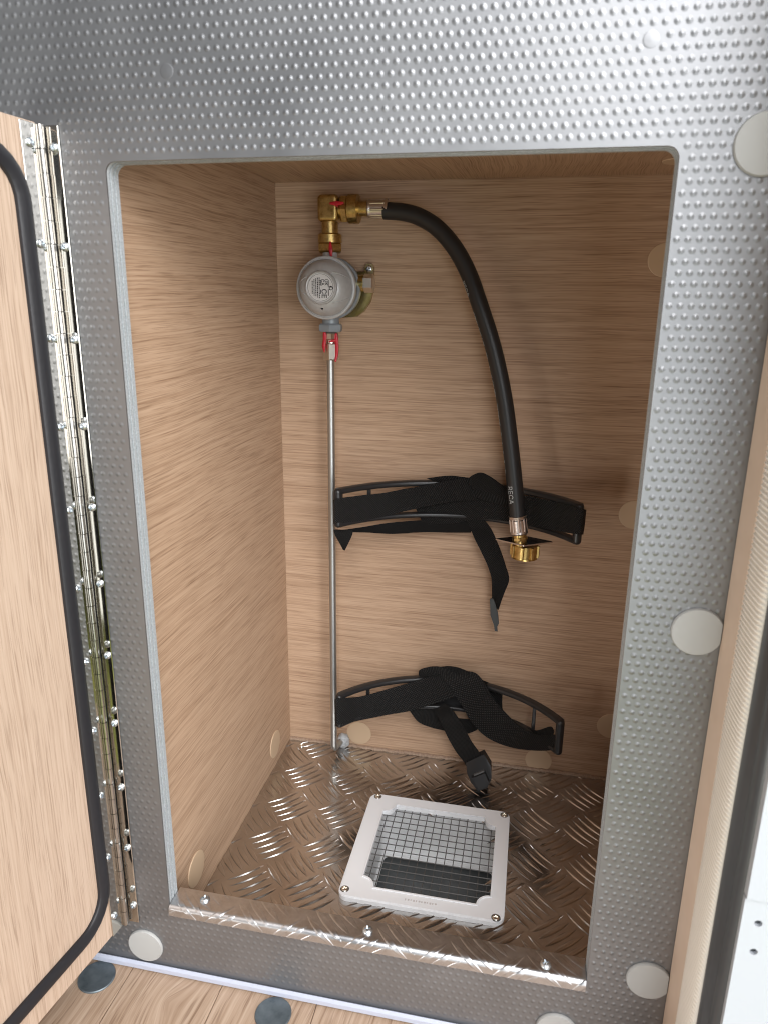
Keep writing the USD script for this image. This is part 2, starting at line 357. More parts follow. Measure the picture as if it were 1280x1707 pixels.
def bars(x0, x1, y0, y1, skip=None, ox=0.0, oy=0.0):
    out = []
    for i in range(-3, 11):
        for j in range(-3, 9):
            for (cx, cy, a) in ((0.032 + PITCH * i, 0.0975 + PITCH * j, math.radians(42)), (0.0625 + PITCH * i, 0.1268 + PITCH * j, math.radians(-46))):
                cx += ox; cy += oy
                for k in range(-2, 3):
                    o = k * 0.0088
                    sx = k * 0.0 ; bx, by = cx - math.sin(a) * o, cy + math.cos(a) * o
                    if not (x0 - .012 < bx < x1 + .012 and y0 - .012 < by < y1 + .012): continue
                    if skip and skip(bx, by): continue
                    v, f = bar2d(bx, by, a)
                    if v[:, 0].max() < x0 or v[:, 0].min() > x1 or v[:, 1].max() < y0 or v[:, 1].min() > y1: continue
                    m = man(v, f)
                    for nr, og in (((1, 0, 0), (x0, 0, 0)), ((-1, 0, 0), (x1, 0, 0)), ((0, 1, 0), (0, y0, 0)), ((0, -1, 0), (0, y1, 0))):
                        if (((m.vertices - og) @ np.array(nr)) < 0).any(): m = trimesh.intersections.slice_mesh_plane(m, nr, og, cap=False)
                    if len(m.faces): out.append(m)
    return cat(out)
VX0, VX1, VY0, VY1 = 0.1190, 0.2772, 0.0965, 0.2520
fl = sbox(XL, T, XR, DB).difference(rounded(VX0 + .010, VY0 + .010, VX1 - .010, VY1 - .010, .01))
floor = struct('locker_floor', extr(fl, .002, -.002), M_alu, label='aluminium tread plate floor of the locker')
obj('raised_bars', bars(XL + .001, XR, T + .001, DB - .003, lambda x, y: VX0 + .008 < x < VX1 - .008 and VY0 + .008 < y < VY1 - .008), M_alu, floor, kind='stuff', smooth=35)
p = on((503, 1243), 'z', .001)
screw(floor, (p[0], p[1], 0.0), (0, 0, 1), 0.0036, 0.002, M_nickel)

# sill angle: unfolded strip bent over the panel's cut edge
XS0, XS1 = 0.0006, 0.3394
RB, YF, YR, ZB = 0.0042, -0.0030, 0.0185, 0.0542
top_len = YR - (YF + RB); arc = RB * math.pi / 2; low = SILL - RB - ZB
def fold(v):
    x, s, h = v[:, 0], v[:, 1], v[:, 2]; o = np.empty_like(v)
    for i in range(len(v)):
        if s[i] < top_len: p, n = (YR - s[i], SILL), (0, 1)
        elif s[i] < top_len + arc:
            a = (s[i] - top_len) / RB; n = (-math.sin(a), math.cos(a)); p = (YF + RB + RB * n[0], SILL - RB + RB * n[1])
        else: p, n = (YF, SILL - RB - (s[i] - top_len - arc)), (-1, 0)
        o[i] = (x[i], p[0] + n[0] * h[i], p[1] + n[1] * h[i])
    return o
S = np.r_[0, np.linspace(top_len, top_len + arc, 9), top_len + arc + low]
xs = np.linspace(XS0, XS1, 40)
def sheet(h, flip):
    vv = np.array([(x, s, h + 0.00012 * math.sin(x * 90 + 1.3 * math.sin(x * 37))) for x in xs for s in S]); n = len(S); ff = []
    for i in range(len(xs) - 1):
        for j in range(n - 1):
            a = i * n + j; ff += [(a, a + 1, a + n + 1), (a, a + n + 1, a + n)]
    m = man(fold(vv), ff)
    if flip: m.invert()
    return m
sa = thing('sill_angle', 'narrow aluminium tread plate angle screwed over the bottom edge of the opening', 'sill trim', (0.17, 0, SILL))
top, bot = sheet(0, False), sheet(-0.0014, True)
n = len(S); ed = []
Vt = np.vstack([top.vertices, bot.vertices]); N0 = len(top.vertices)
for i in range(len(xs) - 1):
    a, b = i * n, (i + 1) * n; ed += [(a, b, b + N0), (a, b + N0, a + N0)]
    a, b = a + n - 1, b + n - 1; ed += [(a, a + N0, b + N0), (a, b + N0, b)]
for j in range(n - 1):
    a, b = j, j + 1; ed += [(a, a + N0, b + N0), (a, b + N0, b)]
    a, b = (len(xs) - 1) * n + j, (len(xs) - 1) * n + j + 1; ed += [(a, b, b + N0), (a, b + N0, a + N0)]
obj('angle_sheet', cat([top, bot, man(Vt, ed)]), M_alu2, sa, smooth=40)
bb = bars(XS0, XS1, 0.0003, S[-1] - .0003, None, ox=-0.008, oy=-0.092)
bb.vertices = fold(np.c_[bb.vertices[:, 0], bb.vertices[:, 1], bb.vertices[:, 2] * 0.3])
# (the unfolded order runs backwards in y, so the faces are turned)
bb.invert()
obj('raised_bars', bb, M_alu2, sa, kind='stuff', smooth=35)
for px in ((342, 1499), (613, 1551), (909, 1608)):
    p = on(px, 'z', SILL + .001)
    screw(sa, (p[0], p[1], SILL - .0002), (0, -.12, 1), 0.0042, 0.0034)

# ---------------------------------------------------------------- floor vent
vent = thing('floor_vent', 'square white plastic vent with wire mesh set in the tread plate floor', 'vent', ((VX0 + VX1) / 2, (VY0 + VY1) / 2, 0))
ix0, ix1, iy0, iy1 = 0.1385, 0.2630, 0.1130, 0.2360
inner = sbox(ix0, iy0, ix1, iy1)
for cx in (ix0, ix1):
    for cy in (iy0, iy1):
        inner = inner.difference(Point(cx, cy).buffer(0.0125))
out = rounded(VX0, VY0, VX1, VY1, 0.0095)
fr = [extr(out.difference(inner), .0046, .0002), extr(out.buffer(-.0008).difference(inner.buffer(.0006)), .0006, .0048),
      extr(out.buffer(-.0016).difference(inner.buffer(.0012)), .0004, .0054)]
obj('frame', cat(fr), M_white, vent)
rim = inner.buffer(.0014).difference(inner.buffer(-.0001))
obj('rim', extr(rim, .0012, .0055), M_white, vent)
txt = []
for i in range(12):
    a = 0.1835 + i * .0026; txt.append(rbox((a, 0.1035 + .0002 * (i % 3), .0057), (a + .0012 + .0006 * (i % 2), 0.1060, .0060), .0001))
obj('faint_lettering', cat(txt), mat('vent_print', (0.60, 0.58, 0.58), .45), vent)
du = rounded(ix0 - .003, iy0 - .003, ix1 + .003, iy1 + .003, .012)
obj('duct', extr(du.buffer(.002).difference(du), .062, -.0620), M_duct, vent)
obj('shaded_ground_plate', rbox((ix0 - .03, iy0 - .05, -.082), (ix1 + .03, iy1 + .03, -.0780), .001), M_dark, vent)  # dark plate added close below the duct, standing in for shaded ground
lip = rounded(ix0 - .02, iy0 - .02, ix1 + .02, iy1 + .02, .012).difference(rounded(ix0 + .0006, iy0 + .0006, ix1 - .0006, iy1 - .0015, .0085))
obj('duct_flange', extr(lip, .0016, -.0638), M_duct, vent)
nx = ny = 14
for i in range(nx):
    x = ix0 + (i + .5) * (ix1 - ix0) / nx + .0002 * (rng.random() - .5)
    yy = np.linspace(iy0 - .002, iy1 + .002, 22); zz = .0004 + .00035 * np.cos(np.arange(22) * 2.1 + math.pi * (i % 2))
    obj('wire', tube(np.c_[np.full(22, x), yy, zz], .00052, 6), M_wire, vent)
for i in range(ny):
    y = iy0 + (i + .5) * (iy1 - iy0) / ny + .0002 * (rng.random() - .5)
    obj('wire', tube(np.c_[np.linspace(ix0 - .002, ix1 + .002, 12), np.full(12, y), np.full(12, .0012)], .00052, 6), M_wire, vent)
for px in ((630, 1328), (840, 1359), (575, 1482), (826, 1530)):
    p = on(px, 'z', .006)
    lathe_ = lathe([(0, .0001), (.0046, .0001), (.0042, .0005), (0, .0005)], (p[0], p[1], .0054), (0, 0, 1), 24)
    s = screw(vent, (p[0], p[1], .0056), (0, 0, 1), 0.0034, 0.0012, M_nickel, rot=random.random())
    obj('washer', lathe_, M_wire, s)

# ---------------------------------------------------------------- gas pipe
PX, PY = 0.0578, 0.3120
gp = thing('gas_pipe', 'thin steel gas pipe running straight down from the grey regulator to the floor', 'gas pipe', (PX, PY, 0))
zb = 0.0125; rr = .010
pts = [(PX, PY, .500)] + [(PX, PY, z) for z in np.linspace(.45, zb + rr, 8)] + \
      [(PX, PY + rr * (1 - math.cos(a)), zb + rr * (1 - math.sin(a))) for a in np.linspace(0.15, math.pi / 2, 9)] + [(PX + .003, DB - .006, zb - .002), (PX + .003, DB + .002, zb - .002)]
obj('pipe', tube(pts, .0040, 20), M_steel, gp)
b = trimesh.creation.icosphere(3, 1.0); b.vertices *= (1 + .35 * (meshkit.fbm(b.vertices * 2.1, 3, 5) - .5))[:, None]
b.vertices = b.vertices * (.0082, .0070, .0105) + (PX + .0045, DB - .0045, .0095)
obj('sealant_blob', b, M_glue, gp)

# ---------------------------------------------------------------- regulator
RX, RY, RZ = 0.0583, 0.2950, 0.5660
rg = thing('gas_regulator', 'round grey gas regulator with a white sticker on its front, screwed to the back wall', 'gas regulator', (RX, RY, RZ))
DN = (0, -1, 0)
obj('body', lathe([(0, -.040), (.020, -.040), (.0270, -.036), (.0300, -.030), (.0312, -.024), (.0312, -.018), (.0295, -.0165), (.0290, -.0080), (.0300, -.006), (.0300, -.0052), (0, -.0052)], (RX, RY, RZ), DN, 56), M_grey2, rg)
dome_m = lathe([(0, -.0048), (.0298, -.0048), (.0309, -.0040), (.0311, .0008), (.0304, .0018), (.0290, .0021), (.0286, .0012), (.0281, .0012), (.0277, .0024), (.0268, .0055), (.0250, .0092), (.0225, .0132), (.0185, .0158), (.0165, .0166), (.0160, .0188), (.0150, .0196), (.0142, .0192), (0, .0192)], (RX, RY, RZ), DN, 64)
dome_o = obj('cover', dome_m, M_grey, rg, smooth=25)
# swirl ribs on the cover
for k, a0 in enumerate((0.9, 2.55, 3.5, 5.4)):
    pp = []
    for t in np.linspace(0, 1, 10):
        r_ = .0185 + t * .0085; a = a0 + .55 * t * (1 if k % 2 else -1); h = float(np.interp(r_, [.0185, .0225, .0250, .0268, .0277], [.0158, .0132, .0092, .0055, .0024]))
        pp.append((RX + r_ * math.cos(a), RY - h, RZ + r_ * math.sin(a)))
    obj('rib', tube(pp, np.linspace(.0009, .0003, 10), 8), M_grey, dome_o)
pp = trimesh.convex.convex_hull([(RX - .0018, RY - .0150, RZ - .0195), (RX + .0018, RY - .0150, RZ - .0195), (RX, RY - .0128, RZ - .0225), (RX, RY - .0160, RZ - .0205)])
obj('pointer', pp, M_ink, dome_o)
st = obj('sticker', lathe([(0, 0), (.0137, 0), (.0137, .00025), (0, .00025)], (RX, RY - .0192, RZ), DN, 48), M_label, rg)
YS = RY - .01948
def on_sticker(m, u, v):   # text reads from top to bottom: text +x -> world -z, text +y -> world +x
    return man(np.c_[RX + v + m.vertices[:, 1], YS - m.vertices[:, 2], RZ - u - m.vertices[:, 0]], m.faces[:, ::-1])
lab = []
for s, h, u, v, bold in (('CE', .0050, .0010, .0014, True), ('UK', .0032, -.0082, .0046, True), ('CA', .0032, -.0082, .0008, True)):
    m = meshkit.text_mesh(s, h, .0001, bold=bold); lab.append(on_sticker(m, u, v))
for i, v in enumerate((-.0016, -.0034, -.0052, -.0070, -.0088)):   # lines of tiny print
    half = math.sqrt(.0115 ** 2 - v * v); u = -half * .86
    while u < half * .8:
        l = random.uniform(.0005, .0016); lab.append(on_sticker(rbox((0, 0, 0), (l, .0010, .0001), .00002), u, v)); u += l + .0004
for u0, u1, v in ((-.0072, -.0004, .0078), (.0016, .0078, .0078), (-.0072, -.002, -.0003), (.002, .006, -.0003)):
    lab.append(on_sticker(rbox((0, 0, 0), (u1 - u0, .0008, .0001), .00002), u0, v))
logo = Point(0, 0).buffer(.0021, quad_segs=5).difference(Point(.0004, .0004).buffer(.0011)).difference(sbox(-.0003, -.003, .0003, .0005))
lab.append(on_sticker(extr(logo, .0001), 0.0004, .0106))
obj('printing', cat(lab), M_ink, st, smooth=False)
ring = Point(0, 0).buffer(.0131, quad_segs=12).difference(Point(0, 0).buffer(.0128, quad_segs=12))
obj('border', on_sticker(extr(ring, .0001), 0, 0), M_ink, st, smooth=False)
# necks
AX = (PX + .0005, PY)
obj('neck', lathe([(0, 0), (.0075, 0), (.0075, .020), (0, .020)], (AX[0], AX[1], RZ + .026), (0, 0, 1), 28), M_grey, rg)
obj('outlet_nut', hexnut(.0130, .0085, (AX[0], AX[1], RZ - .0440), (0, 0, 1), rot=.12), M_grey2, rg)
obj('outlet_neck', lathe([(0, 0), (.009, 0), (.009, .012), (0, .012)], (AX[0], AX[1], RZ - .037), (0, 0, 1), 28), M_grey2, rg)
# nickel compression nut under the body
obj('compression_ring', hexnut(.0090, .0075, (AX[0], AX[1], RZ - .0520), (0, 0, 1), rot=.3), M_nickel, rg)
obj('compression_neck', lathe([(0, 0), (.0062, 0), (.0062, .005), (0, .005)], (AX[0], AX[1], RZ - .0560), (0, 0, 1), 24), M_nickel, rg)
obj('compression_nut', hexnut(.0088, .0175, (AX[0], AX[1], RZ - .0730), (0, 0, 1), rot=.05), M_nickel, rg)
def blob(pts, radii, parent, mt=M_red, name='red_seal_paint'):
    hs = []
    m = None
    for i in range(len(pts) - 1):
        sp = []
        for p_, r_ in ((pts[i], radii[i]), (pts[i + 1], radii[i + 1])):
            s_ = trimesh.creation.icosphere(1, r_); s_.vertices *= (1, .55, 1); sp.append(s_.vertices + np.array(p_))
        hs.append(trimesh.convex.convex_hull(np.vstack(sp)))
    return obj(name, cat(hs), mt, parent, smooth=60)
fy = AX[1] - .0082
blob([(AX[0] - .0045, fy, RZ - .0455), (AX[0] - .0045, fy + .0004, RZ - .052), (AX[0] - .0055, fy, RZ - .0585), (AX[0] - .0050, fy, RZ - .0645)], (.0019, .0020, .0021, .0006), rg)
blob([(AX[0] + .0072, fy + .003, RZ - .0465), (AX[0] + .0075, fy + .003, RZ - .052), (AX[0] + .0080, fy + .003, RZ - .060), (AX[0] + .0076, fy + .003, RZ - .068), (AX[0] + .0066, fy + .002, RZ - .0735)], (.0016, .0022, .0020, .0016, .0012), rg)
blob([(AX[0] + .001, fy + .001, RZ - .0535), (AX[0] + .006, fy + .002, RZ - .0525)], (.0010, .0014), rg)
# side port and its fixing plate
obj('side_boss', lathe([(0, 0), (.0085, 0), (.0085, .010), (0, .010)], (RX + .024, RY + .025, RZ + .0055), (1, 0, 0), 24), M_chromate, rg)
obj('side_nut', hexnut(.0095, .0110, (RX + .0335, RY + .025, RZ + .0055), (1, 0, 0), rot=.5), M_nickel, rg)
bp_ = Polygon([(.0, -.030), (.016, -.0285), (.024, -.023), (.031, -.013), (.034, -.002), (.0345, .012), (.0345, .0235), (.0325, .0255), (.0275, .0255), (.0255, .0235), (.0250, .0175), (.0, .0175)])
plate = to_y(extr(affinity.translate(bp_.buffer(-.001).buffer(.001), RX + .0055, RZ), .0016)); plate.apply_translation((0, DB - .0072, 0))
pl = obj('wall_plate', plate, M_chromate, rg)
flange = to_y(extr(affinity.translate(bp_.difference(bp_.buffer(-.0012)).difference(sbox(-.1, -.04, .0035, .03)), RX + .0055, RZ), .006)); flange.apply_translation((0, DB - .0062, 0))
obj('plate_lip', flange, M_chromate, pl)
screw(rg, (RX + .0355, DB - .0072, RZ + .0205), DN, .0036, .002, M_zinc)

# ---------------------------------------------------------------- brass elbow and upper nuts
EZ = 0.6425
el = thing('brass_elbow', 'brass elbow fitting with red seal paint joining the hose to the top of the regulator', 'pipe fitting', (AX[0], AX[1], EZ - .03))
obj('lower_nut', cat([hexnut(.0132, .0095, (AX[0], AX[1], .6010), (0, 0, 1), rot=.26), lathe([(0, 0), (.0122, 0), (.0122, .0078), (.0108, .0090), (0, .0090)], (AX[0], AX[1], .6103), (0, 0, 1), 40)]), M_brass, el)
obj('riser', lathe([(0, 0), (.0084, 0), (.0084, .0165), (0, .0165)], (AX[0], AX[1], .6190), (0, 0, 1), 32), M_brass, el)
hs = []
blk = m3.Manifold.batch_hull([m3.Manifold.sphere(.004, 16).translate((AX[0] + a, AX[1] + b_, EZ + c)) for a in (-.0065, .0068) for b_ in (-.0068, .0068) for c in (-.0085, .0092)])
obj('block', blk, M_brass, el)
obj('side_neck', lathe([(0, 0), (.0085, 0), (.0085, .012), (0, .012)], (AX[0] + .009, AX[1], EZ), (1, 0, 0), 32), M_brass, el)
obj('side_nut', hexnut(.0140, .0085, (AX[0] + .0125, AX[1], EZ), (1, 0, 0), rot=.1), M_brass, el)
kn = []
for k in range(44):
    a = 2 * math.pi * k / 44; kn.append((.0137 + .0003 * (k % 2)) * np.array([math.cos(a), math.sin(a)]))
obj('knurled_ring', frame(extr(Polygon(kn), .0095), (AX[0] + .0205, AX[1], EZ), *axes((1, 0, 0))), M_brass, el)
blob([(AX[0] + .004, AX[1] - .0112, EZ + .0042), (AX[0] + .010, AX[1] - .0112, EZ + .0040), (AX[0] + .017, AX[1] - .0128, EZ + .0042)], (.0012, .0024, .0012), el)
blob([(AX[0] + .010, AX[1] - .0112, EZ + .0030), (AX[0] + .0108, AX[1] - .0110, EZ + .0012)], (.0016, .0006), el)
blob([(AX[0] + .0038, AX[1] - .0126, .6100), (AX[0] + .0042, AX[1] - .0130, .6040), (AX[0] + .0044, AX[1] - .0118, .5970)], (.0011, .0022, .0014), el)

# ---------------------------------------------------------------- hose
hx = AX[0] + .030
ho = thing('gas_hose', 'black rubber gas hose arching from the brass elbow down to a brass bottle connector', 'gas hose', (hx, AX[1], EZ))
obj('brass_tail', lathe([(0, 0), (.0072, 0), (.0072, .0125), (0, .0125)], (hx - .001, AX[1], EZ), (1, 0, 0), 32), M_brass, ho)
pxs = [(640, 351), (655, 351.5), (676, 354), (700, 361.5), (729, 380), (757, 412), (780, 454), (799, 507), (822, 580), (839, 658), (848, 722), (856, 792), (863.0, 867)]
cl_ = np.r_[0, np.cumsum(np.hypot(*np.diff(np.array(pxs), axis=0).T))]; ys = np.interp(cl_, [0, 100, 330, cl_[-1]], [.3115, .3070, .2920, .2775])
hpts = np.array([on(p_, 'y', y_) for p_, y_ in zip(pxs, ys)])
hp = catmull(hpts, 8)
HR = .0083
hose_o = obj('rubber_hose', tube(hp, HR, 24), M_rubber, ho, smooth=60)
hd = hp[2] - hp[0]
def ferrule(o, d, L, rot):
    x, y, z = axes(d); o = np.array(o, float)
    g = [lathe([(0, 0), (.0080, 0), (.0089, .0012), (.0089, L * .14), (.0083, L * .2), (.0081, L * .8), (.0087, L * .86), (.0092, L * .98), (.0086, L), (0, L)], o, d, 40)]
    for k in range(8):
        a = rot + 2 * math.pi * k / 8; e = x * math.cos(a) + y * math.sin(a)
        g.append(tube([o + z * t + e * .0079 for t in (L * .08, L * .15, L * .8, L * .9)], [.0005, .0012, .0012, .0008], 8))
    return cat(g)
fx0 = on((611, 350), 'y', AX[1])
obj('crimp_ferrule', ferrule((hx + .0095, AX[1], EZ), (1, 0, 0), hpts[0][0] - hx - .0085 + .0035, .2), M_ferr, ho)
e0 = hp[-1]; dn = hp[-1] - hp[-6]; dn /= np.linalg.norm(dn)
obj('crimp_ferrule', ferrule(e0 + dn * .0150, -dn, .0195, .1), M_ferr, ho)
bt = e0 + dn * .0135
obj('connector_stem', lathe([(0, 0), (.0072, 0), (.0072, .020), (0, .020)], bt, dn, 28), M_brass, ho)
obj('stem_collar', hexnut(.0080, .0045, bt + dn * .0035, dn, n=8), M_brass, ho)
pz = on((873, 902), 'y', .2775)
dia = Polygon([(-.0305, .001), (0, -.0165), (.0300, .001), (0, .0165)]).buffer(-.0012).buffer(.0012, quad_segs=4)
obj('hand_plate', frame(extr(dia, .0014), pz - np.array([0, 0, .0006]), np.array([1, 0, 0.02]), np.array([0, 1, 0.0]), np.array([-.02, 0, 1.0])), mat('plate_metal', (0.50, 0.47, 0.46), 0.16, 1.0), ho)
lob = []
for k in range(120):
    a = 2 * math.pi * k / 120; q = abs(((a * 8 / (2 * math.pi)) % 1) - .5) * 2
    lob.append((.0132 + .0020 * (1 if q > .72 else 0)) * np.array([math.cos(a + .2), math.sin(a + .2)]))
nut = extr(Polygon(lob).buffer(-.0004).buffer(.0004), .0125)
obj('hand_nut', cat([frame(nut, pz + np.array([.0015, 0, -.0035]), np.array([1, 0, 0]), np.array([0, -1, 0]), np.array([-.02, 0, -1.0])),
                     lathe([(0, 0), (.0122, 0), (.0132, .0018), (0, .0022)], pz + np.array([.0015, 0, -.0160]), (0, 0, -1), 40)]), M_brass, ho, smooth=25)
# printing along the hose's outer line of sight
arcl = np.r_[0, np.cumsum(np.linalg.norm(np.diff(hp, axis=0), axis=1))]
def hose_pt(s, th, lift):
    p_ = np.array([np.interp(s, arcl, hp[:, k]) for k in range(3)]); q_ = np.array([np.interp(s + .002, arcl, hp[:, k]) for k in range(3)])
    t_ = (q_ - p_) / np.linalg.norm(q_ - p_); b_ = np.array([0, -1.0, 0]); b_ -= t_ * (b_ @ t_); b_ /= np.linalg.norm(b_); c_ = np.cross(t_, b_)
    return p_ + (HR + lift) * (math.cos(th) * b_ + math.sin(th) * c_)
def hose_text(s_, size, s0, th0, sgn=1):
    m = meshkit.text_mesh(s_, size, .0001)
    v = m.vertices
    return man([hose_pt(s0 + a, th0 + sgn * b_ / HR, .00012 + c) for a, b_, c in v], m.faces)
TOT = arcl[-1]
ink = [hose_text('RECA', .0052, TOT - .037, .92, -1), hose_text('RECA', .0045, .118, 1.35, -1)]
s_ = .150
while s_ < TOT - .05:
    l = random.uniform(.001, .0045); m = rbox((0, 0, 0), (l, random.choice((.0005, .0009, .0016)), .0001), .00002)
    ink.append(man([hose_pt(s_ + a, 1.12 + b_ / HR, .0001 + c) for a, b_, c in m.vertices], m.faces)); s_ += l + random.choice((.0008, .0012, .0025, .007))
inkm = cat(ink)
obj('hose_printing', inkm, M_hoseink, hose_o, smooth=False)

# ---------------------------------------------------------------- bottle brackets
BX, RA, YC = 0.2008, 0.150, 0.3325 - 0.150
def ya(x): return YC + math.sqrt(max(RA ** 2 - (x - BX) ** 2, 1e-6))
def sweep(pts, prof, up=(0, 0, 1)):
    """prof: (radial, z) loop swept along an arc in the horizontal plane"""
    p = np.array(pts, float); prof = np.array(prof, float); k = len(prof); V, Fc = [], []
    for q in p:
        nrm = np.array([q[0] - BX, q[1] - YC, 0]); nrm /= np.linalg.norm(nrm)
        for a, b_ in prof: V.append(q + nrm * a + np.array([0, 0, b_]))
    for i in range(len(p) - 1):
        for j in range(k):
            a, b_ = i * k + j, i * k + (j + 1) % k; Fc += [(a, b_, b_ + k), (a, b_ + k, a + k)]
    V += [p[0] + 0, p[-1] + 0]; c0, c1, e = len(V) - 2, len(V) - 1, (len(p) - 1) * k
    for j in range(k): Fc += [(c0, (j + 1) % k, j), (c1, e + j, e + (j + 1) % k)]
    m = man(V, Fc)
    if m.volume < 0: m.invert()
    return m
HB = 0.0430
def oval(a, b_, n=12, e=.7):
    t = np.arange(n) * 2 * np.pi / n; c, s = np.cos(t), np.sin(t)
    return np.c_[a * np.sign(c) * abs(c) ** e, b_ * np.sign(s) * abs(s) ** e]
def bracket(zt, label, zloc):
    o = thing('bottle_bracket', label, 'bracket', (BX, DB, zloc), 'curved brackets on the back wall')
    A = math.asin(.1235 / RA); aa = np.linspace(-A, A, 41)
    arc_ = np.array([(BX + RA * math.sin(a), YC + RA * math.cos(a), 0) for a in aa])
    for zz, nm in ((zt - .0034, 'top_rail'), (zt - HB + .0030, 'bottom_rail')):
        q = arc_.copy(); q[:, 2] = zz
        obj(nm, sweep(q, oval(.0050, .0034 if nm == 'top_rail' else .0030)), M_plastic, o, smooth=50)
    for s in (-1, 1):
        x, y = BX + s * .1235, ya(BX + s * .1235)
        obj('end_post', m3.Manifold.batch_hull([m3.Manifold.sphere(.0040, 16).translate((x + dx, y + dy, z)) for dx in (-.0004, .0004) for dy in (-.002, .002) for z in (zt - .0040, zt - HB + .0040)]), M_plastic, o, smooth=50)
    for fx in (-.097, -.036, .040, .096):
        x = BX + fx; y = ya(x)
        obj('rib', rbox((x - .0020, y - .0010, zt - HB + .004), (x + .0020, y + .0030, zt - .004), .0006), M_plastic, o)
    obj('wall_pad', rbox((BX - .020, DB - .0085, zt - HB - .001), (BX + .020, DB, zt + .001), .001), M_plastic, o)
    return o
UP, LO = 0.3635, 0.1205
bracket(UP, 'upper curved black plastic bottle bracket behind the end of the hose', UP - HB)
bracket(LO, 'lower curved black plastic bottle bracket just above the tread plate floor', LO - HB)

# ---------------------------------------------------------------- webbing straps: ribbons given by their two edges
def epx(px, off):
    """a point on the bracket's arc, off metres towards the viewer"""
    y = .30
    for _ in range(8):
        p = on(px, 'y', y); y = ya(float(np.clip(p[0], BX - .1232, BX + .1232))) - off
    return on(px, 'y', y)
def ribbon(pairs, th=.0014, n=8, mid=5, ruffle=.0004, seed=0):
    A = catmull([p[0] for p in pairs], n); B = catmull([p[1] for p in pairs], n)
    g = np.linspace(0, 1, mid); L = np.r_[0, np.cumsum(np.linalg.norm(np.diff((A + B) / 2, axis=0), axis=1))]
    wd = np.median(np.linalg.norm(A - B, axis=1)); V, UV = [], []
    grid = A[:, None] * (1 - g)[None, :, None] + B[:, None] * g[None, :, None]
    t = np.gradient((A + B) / 2, axis=0); w = B - A; nr = np.cross(t, w); nr /= np.linalg.norm(nr, axis=1, keepdims=True) + 1e-12
    if np.mean(nr[:, 1]) > 0: nr = -nr
    wob = (meshkit.noise(grid * 70, seed) - .5) * 2 * ruffle
    grid = grid + nr[:, None] * wob[..., None]
    for s in (0, -th): V.append(grid + nr[:, None] * s)
    k = mid; Nn = len(A); Fc = []
    for layer in (0, 1):
        o = layer * Nn * k
        for i in range(Nn - 1):
            for j in range(k - 1):
                a = o + i * k + j; q = [(a, a + 1, a + k + 1), (a, a + k + 1, a + k)]
                Fc += q if layer == 0 else [x[::-1] for x in q]
    N0 = Nn * k
    for i in range(Nn - 1):
        for j in (0, k - 1):
            a, b_ = i * k + j, (i + 1) * k + j; Fc += [(a, b_, b_ + N0), (a, b_ + N0, a + N0)]
    for i in (0, Nn - 1):
        for j in range(k - 1):
            a, b_ = i * k + j, i * k + j + 1; Fc += [(a, b_, b_ + N0), (a, b_ + N0, a + N0)]
    uv = np.stack([np.broadcast_to(g[None, :], (Nn, k)), np.broadcast_to((L / max(wd, .008))[:, None], (Nn, k))], -1).reshape(-1, 2)
    return man(np.vstack([v.reshape(-1, 3) for v in V]), Fc), np.vstack([uv, uv])
def band(parent, name, rows, label=None, seed=0, **k):
    """rows: (px edge a, px edge b, off a[, off b]); off < 1: in front of the bracket arc; ('y', v) as absolute depth"""
    pr = []
    for r in rows:
        oa = r[2]; ob = r[3] if len(r) > 3 else oa
        f = lambda px, o: on(px, 'y', o[1]) if isinstance(o, tuple) else epx(px, o)
        pr.append((f(r[0], oa), f(r[1], ob)))
    m, uv = ribbon(pr, seed=seed, **k)
    return obj(name, m, M_web, parent, label=label, uv=uv)
us = thing('webbing_strap', 'black webbing strap woven through the upper bracket, its free end hanging below', 'strap', (BX, .33, UP - HB))
band(us, 'band', [((566, 836), (567, 874), -.008), ((556, 834), (556, 874), .002), ((560, 832), (561, 872), .0092), ((580, 829), (580, 870), .0088), ((605, 826), (605, 868), .0070), ((640, 822), (640, 861), .0070), ((672, 816), (680, 851), .0074), ((700, 811), (716, 843), .0076), ((738, 803), (756, 836), .0082), ((775, 797), (795, 834), .0090)], seed=1)
band(us, 'band', [((690, 842), (704, 872), -.001), ((740, 834), (748, 874), .0026), ((790, 824), (793, 866), .0058), ((835, 822), (835, 868), .0066), ((880, 827), (880, 876), .0070), ((920, 836), (920, 884), .0076), ((948, 842), (944, 888), .0105), ((962, 846), (958, 890), .0130), ((973, 849), (968, 891), .0105), ((977, 850), (972, 891), .002), ((968, 852), (964, 886), -.008)], seed=2)
band(us, 'fold', [((711, 797), (742, 808), .001, .0068), ((745, 793), (775, 818), .003, .0080), ((768, 795), (800, 832), .006, .0090), ((800, 800), (838, 842), .0085), ((838, 812), (880, 850), .0082)], seed=3)
band(us, 'fold', [((775, 800), (762, 816), .004), ((797, 788), (785, 815), .0088), ((815, 794), (822, 824), .0096), ((842, 812), (860, 836), .0088), ((868, 822), (886, 842), .0070)], seed=4)
band(us, 'band', [((562, 884), (574, 887), .000), ((600, 880), (612, 888), .0), ((650, 872), (655, 890), .0), ((700, 868), (705, 887), .0), ((745, 868), (748, 888), .001), ((790, 868), (784, 888), .002)], label='lower run of the strap below the bottom rail', seed=5)
band(us, 'end_tip', [((557, 883), (589, 884), .002), ((560, 893), (587, 893), .0015), ((567, 905), (581, 906), .001), ((573, 917), (575, 918), .0005)], seed=6, ruffle=.0002)
band(us, 'tail', [((772, 858), (806, 866), .0040), ((783, 880), (820, 885), .0055), ((794, 905), (832, 912), ('y', .3120)), ((810, 938), (843, 945), ('y', .310)), ((819, 965), (848, 966), ('y', .309), ('y', .313)), ((820, 985), (839, 992), ('y', .309), ('y', .314)), ((820, 1003), (830, 1018), ('y', .310), ('y', .314))], seed=7)
hk = []
